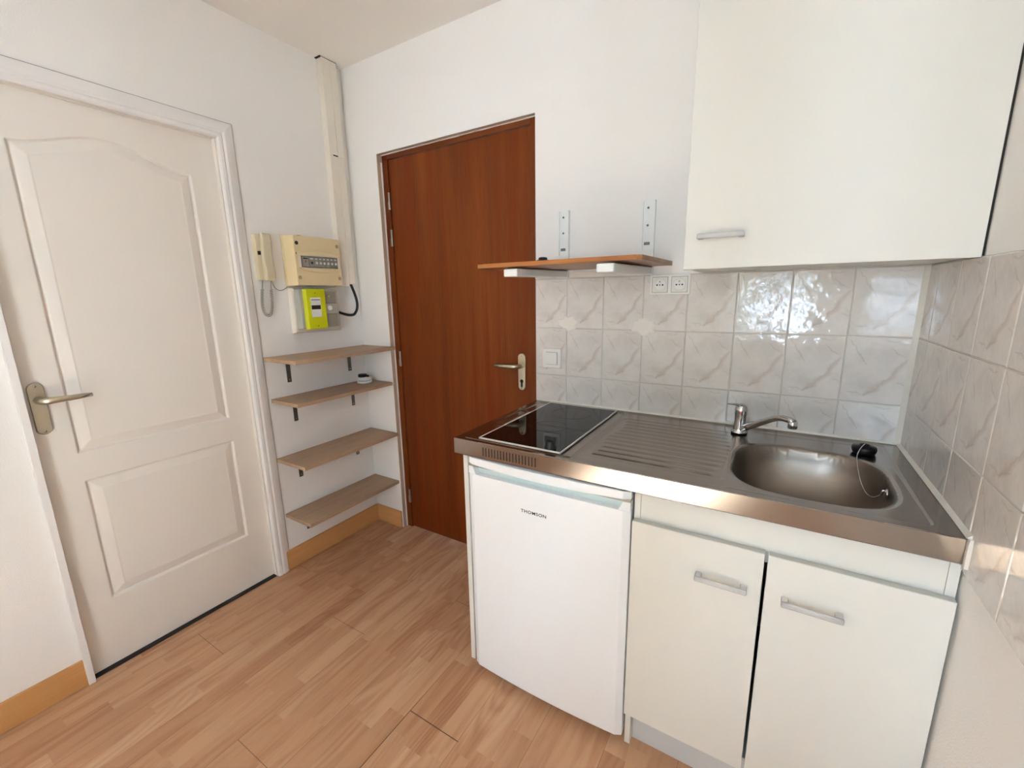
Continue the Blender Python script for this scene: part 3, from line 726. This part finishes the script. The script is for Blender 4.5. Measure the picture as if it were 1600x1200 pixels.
# ---- folding-bracket wooden shelf over the hob
ws = thing('wall_shelf', (1.37, -.21, 1.37), 'varnished wooden shelf on two white folding brackets above the hob', 'shelf')
bd = MB(); bd.hexa([(1.094, -.420, 1.3955), (1.624, -.405, 1.3975), (1.624, -.018, 1.3995), (1.098, -.018, 1.3995), (1.094, -.420, 1.4085), (1.624, -.405, 1.4105), (1.624, -.018, 1.4140), (1.098, -.018, 1.4140)])
bd.build('board', 'shelfwood', ws, .0006)
bd = MB(); bd.hexa([(1.118, -.4235, 1.3962), (1.610, -.4100, 1.3980), (1.610, -.4052, 1.3980), (1.118, -.4186, 1.3962), (1.118, -.4235, 1.4088), (1.610, -.4100, 1.4108), (1.610, -.4052, 1.4108), (1.118, -.4186, 1.4088)])
bd.build('front_lipping', 'shelfedge', ws, .0006)
for k, (x0, x1, yt) in enumerate(((1.186, 1.236, -.408), (1.508, 1.558, -.440))):
    b = MB(); b.box(x0 + .006, x1 - .010, -.004, -.0008, 1.372 + .028, 1.621); b.box(x0, x0 + .008, -.012, -.0008, 1.428, 1.621); b.box(x1 - .010, x1 - .001, -.016, -.0008, 1.428, 1.621)
    b.box(x0 - .002, x1 - .010, -.017, -.0008, 1.4155, 1.455)
    rl = b.build('bracket_rail', 'metal_white', ws, .0006)
    a = MB(); zf = 1.3665 if k == 0 else 1.3655
    a.hexa([(x0, yt, zf), (x1, yt, zf), (x1, -.020, 1.3735), (x0, -.020, 1.3735), (x0, yt, zf + .0245), (x1, yt, zf + .0245), (x1, -.020, 1.3985), (x0, -.020, 1.3985)])
    a.build('bracket_arm', 'metal_white', rl, .004, 3)
    a = MB()
    a.box(x0 - .001, x1 + .001, -.0198, -.0087, 1.3715, 1.3995); a.build('bracket_hinge', 'metal_white', rl, .001)
    for z in (1.598, 1.540): MB().lathe([(.0040, 0), (.0034, -.0016), (.001, -.0018)], ((x0 + x1) / 2 - .002, -.0045, z), 'y', 12).build('screw_head', 'bracket', rl)
    sw = MB(); sw.box((x0 + x1) / 2 - .012, (x0 + x1) / 2 + .008, -.0062, -.0042, 1.474, 1.484); sw.build('adjusting_screw', 'bracket', rl, .0006)
b = MB(); b.tube([(1.272 + .018 * math.cos(a), -.30 + .018 * math.sin(a), 1.4158) for a in [2 * PI * i / 24 for i in range(25)]], .005, 8)
b.tube([(1.272 + .010 * math.cos(a), -.30 + .010 * math.sin(a), 1.4240) for a in [2 * PI * i / 24 for i in range(25)]], .005, 8)
tag(b.build('cable_coil', 'black'), 'small black coil lying on top of the wooden shelf above the hob', 'cable')

# ---- sockets and switch
sk = thing('double_socket', (1.619, -.008, 1.302), 'white double power socket on the tiles below the wooden shelf', 'power socket')
fb = MB(); fb.box(1.551, 1.686, -.0135, -.0062, 1.3025, 1.3700); fb.build('socket_frame', 'white_plastic', sk, .002)
for cx in (1.5855, 1.6505):
    cz = 1.336
    box('insert_shadow_edge', 'crack_shade_grey', (cx - .0272, cx + .0272, -.0139, -.0130, cz - .0272, cz + .0272), sk, .0005)  # grey border painting the shadow edge around the insert
    q = box('socket_insert', 'offwhite', (cx - .0255, cx + .0255, -.0150, -.0130, cz - .0255, cz + .0255), sk, .001)
    b = MB(); b.lathe([(.0210, 0), (.0210, -.003), (.0185, -.0032), (.0180, -.0006)], (cx, -.0150, cz), 'y', 32); b.build('socket_well', 'white_plastic', q)
    for dx, rr_h in ((-.0095, .0029), (.0095, .0029), (0, .0022)): MB().lathe([(rr_h, 0), (rr_h, -.0006)], (cx + dx, -.0156, cz - .001), 'y', 14).build('pin_hole', 'black', q)
    MB().lathe([(.0024, 0), (.0024, -.007), (.0015, -.009)], (cx, -.0156, cz + .010), 'y', 14).build('earth_pin', 'nickel', q)
lsw = thing('light_switch', (1.1645, -.008, 1.008), 'square white light switch on the tiles beside the brown door', 'light switch')
box('switch_frame', 'white_plastic', (1.1225, 1.2065, -.0140, -.0062, 1.0075, 1.0905), lsw, .004, seg=3)
box('rocker_shadow_edge', 'crack_shade_grey', (1.1382, 1.1908, -.0144, -.0135, 1.0232, 1.0758), lsw, .0005)  # shadow edge round the rocker, drawn as a grey border
box('switch_rocker', 'white_plastic', (1.1395, 1.1895, -.0175, -.0135, 1.0245, 1.0745), lsw, .0012)

# ================================================================ LEFT CORNER
# ---- four oak shelves on the left wall
tagl = ['light oak board shelf just under the electricity meter, topmost of four', 'oak board shelf holding the small round white device',
        'oak board shelf third from the top, second above the skirting', 'lowest oak board shelf just above the wooden skirting']
SH = [(1.0525, .243, -.560, 'down'), (.859, .205, -.548, 'down'), (.5745, .220, -.560, 'down'), (.2885, .200, -.552, 'down')]
def make_shelf():
    r = thing('oak_shelf', (0, 0, 0), tagl[0], 'shelf', 'oak shelves on the left wall')
    box('board', 'oak', (.0008, .22, -.556, -.0008, -.0165, 0), r, .0008)
    for y in (-.447, -.106):
        b = MB(); b.box(.0008, .0030, y - .010, y + .010, -.130, -.0168); b.box(.0008, .150, y - .010, y + .010, -.0190, -.0168)
        br = b.build('shelf_bracket', 'bracket', r, .0005)
        s = MB(); s.lathe([(.0035, 0), (.0028, .0014)], (.003, y, -.118), 'x', 10); s.build('screw_head', 'nickel', br)
    return r
def copy_tree(o, parent=None):
    c = o.copy(); COL.objects.link(c); c.parent = parent
    for chd in [x for x in bpy.data.objects if x.parent == o]: copy_tree(chd, c)
    return c
proto = make_shelf()
for i, (z, dp, yl, _) in enumerate(SH):
    o = proto if i == 0 else copy_tree(proto)
    o.location = (0, 0, z); o['label'] = tagl[i]; o.scale = (dp / .22, abs(yl) / .556, 1)

sdv = thing('round_device', (.085, -.085, .8592), 'small round white device with black top on the second oak shelf', 'device')
b = MB(); b.lathe([(.030, 0), (.038, .003), (.039, .012), (.036, .015)], (.085, -.085, .8593), 'z', 32); b.build('lower_disc', 'white_plastic', sdv)
b = MB(); b.lathe([(.030, 0), (.035, .001), (.0355, .014), (.033, .017), (.030, .018)], (.087, -.085, .8758), 'z', 32); b.build('upper_disc', 'white_plastic', sdv)
b = MB(); b.lathe([(.0335, 0), (.0335, .0015)], (.086, -.085, .8742), 'z', 32); b.build('dark_seam', 'black', sdv)
b = MB(); b.lathe([(.023, 0), (.023, .013), (.021, .0145), (.015, .015)], (.080, -.092, .8940), 'z', 28); b.box(.098, .112, -.085, -.075, .894, .902); b.build('black_cap', 'black', sdv, .0005)
MB().lathe([(.003, 0), (.003, .004)], (.104, -.080, .9022), 'z', 10).build('contact_screw', 'chrome', sdv)

# ---- cable trunking in the corner (two channels)
for nm, y0, y1, zb, lab in (('cable_trunking', -.1335, -.0890, 1.366, 'wider cream cable trunking channel running from fuse box up to ceiling'),
                            ('cable_trunking', -.0875, -.0520, 1.378, 'narrow cream cable trunking channel in the corner, black cable below')):
    r = thing(nm, (.02, (y0 + y1) / 2, zb), lab, 'cable trunking', 'trunking in the corner')
    box('channel', 'pale', (.0006, .034, y0 + .001, y1 - .001, zb, CEIL - .004), r, .001)
    q = MB(); q.box(.0335, .0395, y0, y1, zb, 1.985).box(.0335, .0395, y0, y1, 1.988 if y0 < -.1 else 1.9851, CEIL - .003)
    q.build('channel_cover', 'pale', r, .0012)
    if y0 < -.1: box('cover_joint', 'black', (.0393, .0400, y0 + .018, y1, 1.9835, 1.9895), r, 0)
# dark gap of trunking at ceiling
struct(box('trim_10', 'brownblack', (.0005, .038, -.140, -.052, CEIL - .003, CEIL - .0001), bevel=0))

# ---- fuse box
fx = thing('fuse_box', (.03, -.27, 1.368), 'cream wall-mounted fuse box with a row of grey breakers', 'fuse box')
def slab(mb, back, front, x0, x1):       # (y0,y1,z0,z1) rects
    a, c_ = back, front
    vs = [(x0, a[0], a[2]), (x0, a[1], a[2]), (x0, a[1], a[3]), (x0, a[0], a[3]), (x1, c_[0], c_[2]), (x1, c_[1], c_[2]), (x1, c_[1], c_[3]), (x1, c_[0], c_[3])]
    mb._add(vs, [(3, 2, 1, 0), (4, 5, 6, 7), (0, 1, 5, 4), (1, 2, 6, 5), (2, 3, 7, 6), (3, 0, 4, 7)])
b = MB(); slab(b, (-.413, -.148, 1.366, 1.592), (-.413, -.148, 1.366, 1.592), .0006, .018); b.build('fuse_box_base', 'cream', fx, .003)
b = MB(); slab(b, (-.412, -.149, 1.367, 1.591), (-.392, -.151, 1.369, 1.589), .0182, .066); cov = b.build('fuse_box_cover', 'cream', fx, .003, 3)
b = MB()    # bowed window surround
pts = [(-.381 + .222 * i / 16, 1.507 + .016 * math.sin(PI * i / 16)) for i in range(17)]; ptb = [(-.381 + .222 * i / 16, 1.445 - .015 * math.sin(PI * i / 16)) for i in range(17)]
vs = [(.066, p[0], p[1]) for p in pts] + [(.0700, p[0], p[1]) for p in pts] + [(.0735, p[0], 1.5045) for p in pts]
n = 17; fs = [(i, i + 1, n + i + 1, n + i) for i in range(16)] + [(n + i, n + i + 1, 2 * n + i + 1, 2 * n + i) for i in range(16)]
b._add(vs, fs)
vs = [(.066, p[0], p[1]) for p in ptb] + [(.0700, p[0], p[1]) for p in ptb] + [(.0735, p[0], 1.4475) for p in ptb]
b._add(vs, fs); b.box(.0655, .0690, -.381, -.159, 1.4475, 1.5045); b.build('window_surround', 'cream', cov)
box('breaker_window', 'pale', (.0690, .0698, -.378, -.161, 1.4490, 1.5030), cov, 0)
rb = MB(); rb.box(.0698, .0712, -.366, -.175, 1.4505, 1.5005); row = rb.build('breaker_row', 'dark', cov)
ybk = [-.364, -.330, -.302] + [-.302 + .0207 * (i + 1) for i in range(6)]
for i in range(8):
    y0, y1 = ybk[i], ybk[i + 1]
    q = box('breaker', 'breaker', (.0700, .0735, y0 + .0008, y1 - .0008, 1.4525, 1.4985), cov, .0006)
    if i == 0: box('breaker_switch', 'red', (.0735, .0755, (y0 + y1) / 2 - .002, (y0 + y1) / 2 + .002, 1.472, 1.480), q, 0)
    else: box('breaker_switch', 'dark' if i == 1 else 'offwhite', (.0735, .0785, (y0 + y1) / 2 - .0038, (y0 + y1) / 2 + .0038, 1.466, 1.476), q, .0005)
    box('breaker_label', 'dark' if i == 0 else 'offwhite', (.0735, .0738, y0 + .005, y1 - .005, 1.487, 1.492), q, 0)
for y, z in ((-.378, 1.556), (-.378, 1.404), (-.166, 1.556), (-.166, 1.404)): MB().lathe([(.0085, 0), (.0085, .0012), (.0060, .0014), (.0055, .0004)], (.0660, y, z), 'x', 16).build('cover_screw', 'dark' if (z > 1.5 and y < -.3) else 'screwcream', cov)
box('cover_catch', 'dark', (.066, .0666, -.386, -.383, 1.506, 1.516), cov, 0)
box('cable_notch', 'black', (.020, .040, -.352, -.338, 1.5915, 1.594), cov, 0)

# ---- electricity meter
mt = thing('electricity_meter', (.03, -.27, 1.145), 'grey electricity meter with lime yellow cover below the fuse box', 'electricity meter')
b = MB(); slab(b, (-.408, -.140, 1.145, 1.360), (-.398, -.150, 1.153, 1.358), .0006, .020); b.build('backing_board', 'pale', mt, .003)
b = MB(); slab(b, (-.392, -.172, 1.166, 1.352), (-.386, -.180, 1.170, 1.350), .0202, .056); hs = b.build('meter_housing', 'greyplastic', mt, .005, 3)
b = MB(); slab(b, (-.372, -.262, 1.164, 1.354), (-.364, -.264, 1.166, 1.352), .0565, .074); yc = b.build('yellow_cover', 'lime', mt, .004, 3)
dsp = box('display_window', 'white_plastic', (.074, .0752, -.345, -.292, 1.222, 1.313), yc, .001)
box('display_screen', 'brownblack', (.0752, .0756, -.3435, -.2955, 1.258, 1.277), dsp, 0)
box('display_caption', 'printgrey', (.0752, .0755, -.342, -.295, 1.3005, 1.3045), dsp, 0)
for y, z in ((-.318, 1.334), (-.316, 1.180)): MB().lathe([(.0024, 0), (.0024, .0006)], (.074, y, z), 'x', 10).build('cover_screw', 'dark', yc)
box('terminal_flap', 'greydark', (.0562, .060, -.258, -.196, 1.172, 1.2325), hs, .0015)
box('terminal_flap', 'greydark', (.0562, .0595, -.258, -.196, 1.284, 1.340), hs, .0015)
box('seal_plate', 'greyplastic', (.0562, .063, -.258, -.190, 1.2345, 1.282), hs, .002)
MB().lathe([(.0115, 0), (.0115, .005), (.009, .007)], (.0632, -.238, 1.262), 'x', 18).build('seal_knob', 'white_plastic', hs)
MB().lathe([(.004, 0), (.004, .003)], (.0602, -.236, 1.318), 'x', 12).build('yellow_button', 'lime', hs)
for z in (1.338, 1.190): box('board_clip', 'black', (.0205, .024, -.168, -.164, z - .004, z + .004), mt, 0)

# black supply cable from trunking to meter
b = MB(); P = bez((.022, -.069, 1.379), (.030, -.055, 1.33), (.040, -.028, 1.26), (.036, -.075, 1.222), 16) + bez((.036, -.075, 1.222), (.034, -.10, 1.215), (.034, -.13, 1.224), (.030, -.170, 1.240), 10)[1:]
b.tube(P, .0068, 12)
tag(b.build('power_cable', 'black'), 'thick black cable looping from the trunking down into the electricity meter', 'cable')

# ---- intercom handset
ic = thing('intercom_phone', (.02, -.51, 1.388), 'beige wall-mounted intercom handset with a coiled cord by the white door', 'intercom')
b = MB(); slab(b, (-.541, -.484, 1.390, 1.582), (-.538, -.487, 1.393, 1.579), .0006, .022); b.build('intercom_base', 'cream2', ic, .003, 3)
b = MB()    # handset: two thicker ends and a slimmer grip
hp = [(.0225, 1.387), (.044, 1.387), (.048, 1.396), (.050, 1.425), (.044, 1.455), (.040, 1.490), (.043, 1.525), (.046, 1.550), (.045, 1.572), (.042, 1.587), (.0225, 1.587)]
vs = [(x, -.521, z) for x, z in hp] + [(x, -.479, z) for x, z in hp]; n = len(hp)
b._add(vs, [(i, (i + 1) % n, n + (i + 1) % n, n + i) for i in range(n)] + [tuple(range(n))[::-1], tuple(range(n, 2 * n))])
b.build('handset', 'cream2', ic, .006, 3)
box('hook_button', 'black', (.0222, .0300, -.5340, -.5235, 1.496, 1.512), ic, .0015)
b = MB()    # coiled cord
U = [(.020, -.5265, 1.390), (.020, -.5300, 1.365)] + bez((.020, -.533, 1.352), (.020, -.546, 1.285), (.020, -.542, 1.238), (.020, -.520, 1.238), 24) + bez((.020, -.520, 1.238), (.020, -.500, 1.238), (.020, -.496, 1.29), (.020, -.494, 1.352), 24)[1:] + [(.020, -.492, 1.370), (.020, -.490, 1.390)]
b.tube(U[:3], .0022, 8); b.tube(U[-3:], .0022, 8)
core = U[2:-2]; L = [0]
for a, c_ in zip(core, core[1:]): L.append(L[-1] + (Vector(c_) - Vector(a)).length)
N = 34 * 10; pts = []
for k in range(N + 1):
    s = L[-1] * k / N; i = max(j for j in range(len(L)) if L[j] <= s + 1e-9); i = min(i, len(core) - 2)
    t = (s - L[i]) / (L[i + 1] - L[i]); a, c_ = Vector(core[i]), Vector(core[i + 1]); p = a.lerp(c_, t); T = (c_ - a).normalized(); B = Vector((1, 0, 0)).cross(T)
    an = 2 * PI * k / 10; pts.append(tuple(p + Vector((1, 0, 0)) * math.cos(an) * .0055 + B * math.sin(an) * .0055))
b.tube(pts, .0016, 5); b.build('coiled_cord', 'greydark', ic)
b = MB(); b.tube(bez((.006, -.478, 1.386), (.008, -.470, 1.345), (.010, -.445, 1.335), (.006, -.410, 1.362), 16), .0017, 8); b.build('thin_wire', 'greydark', ic)
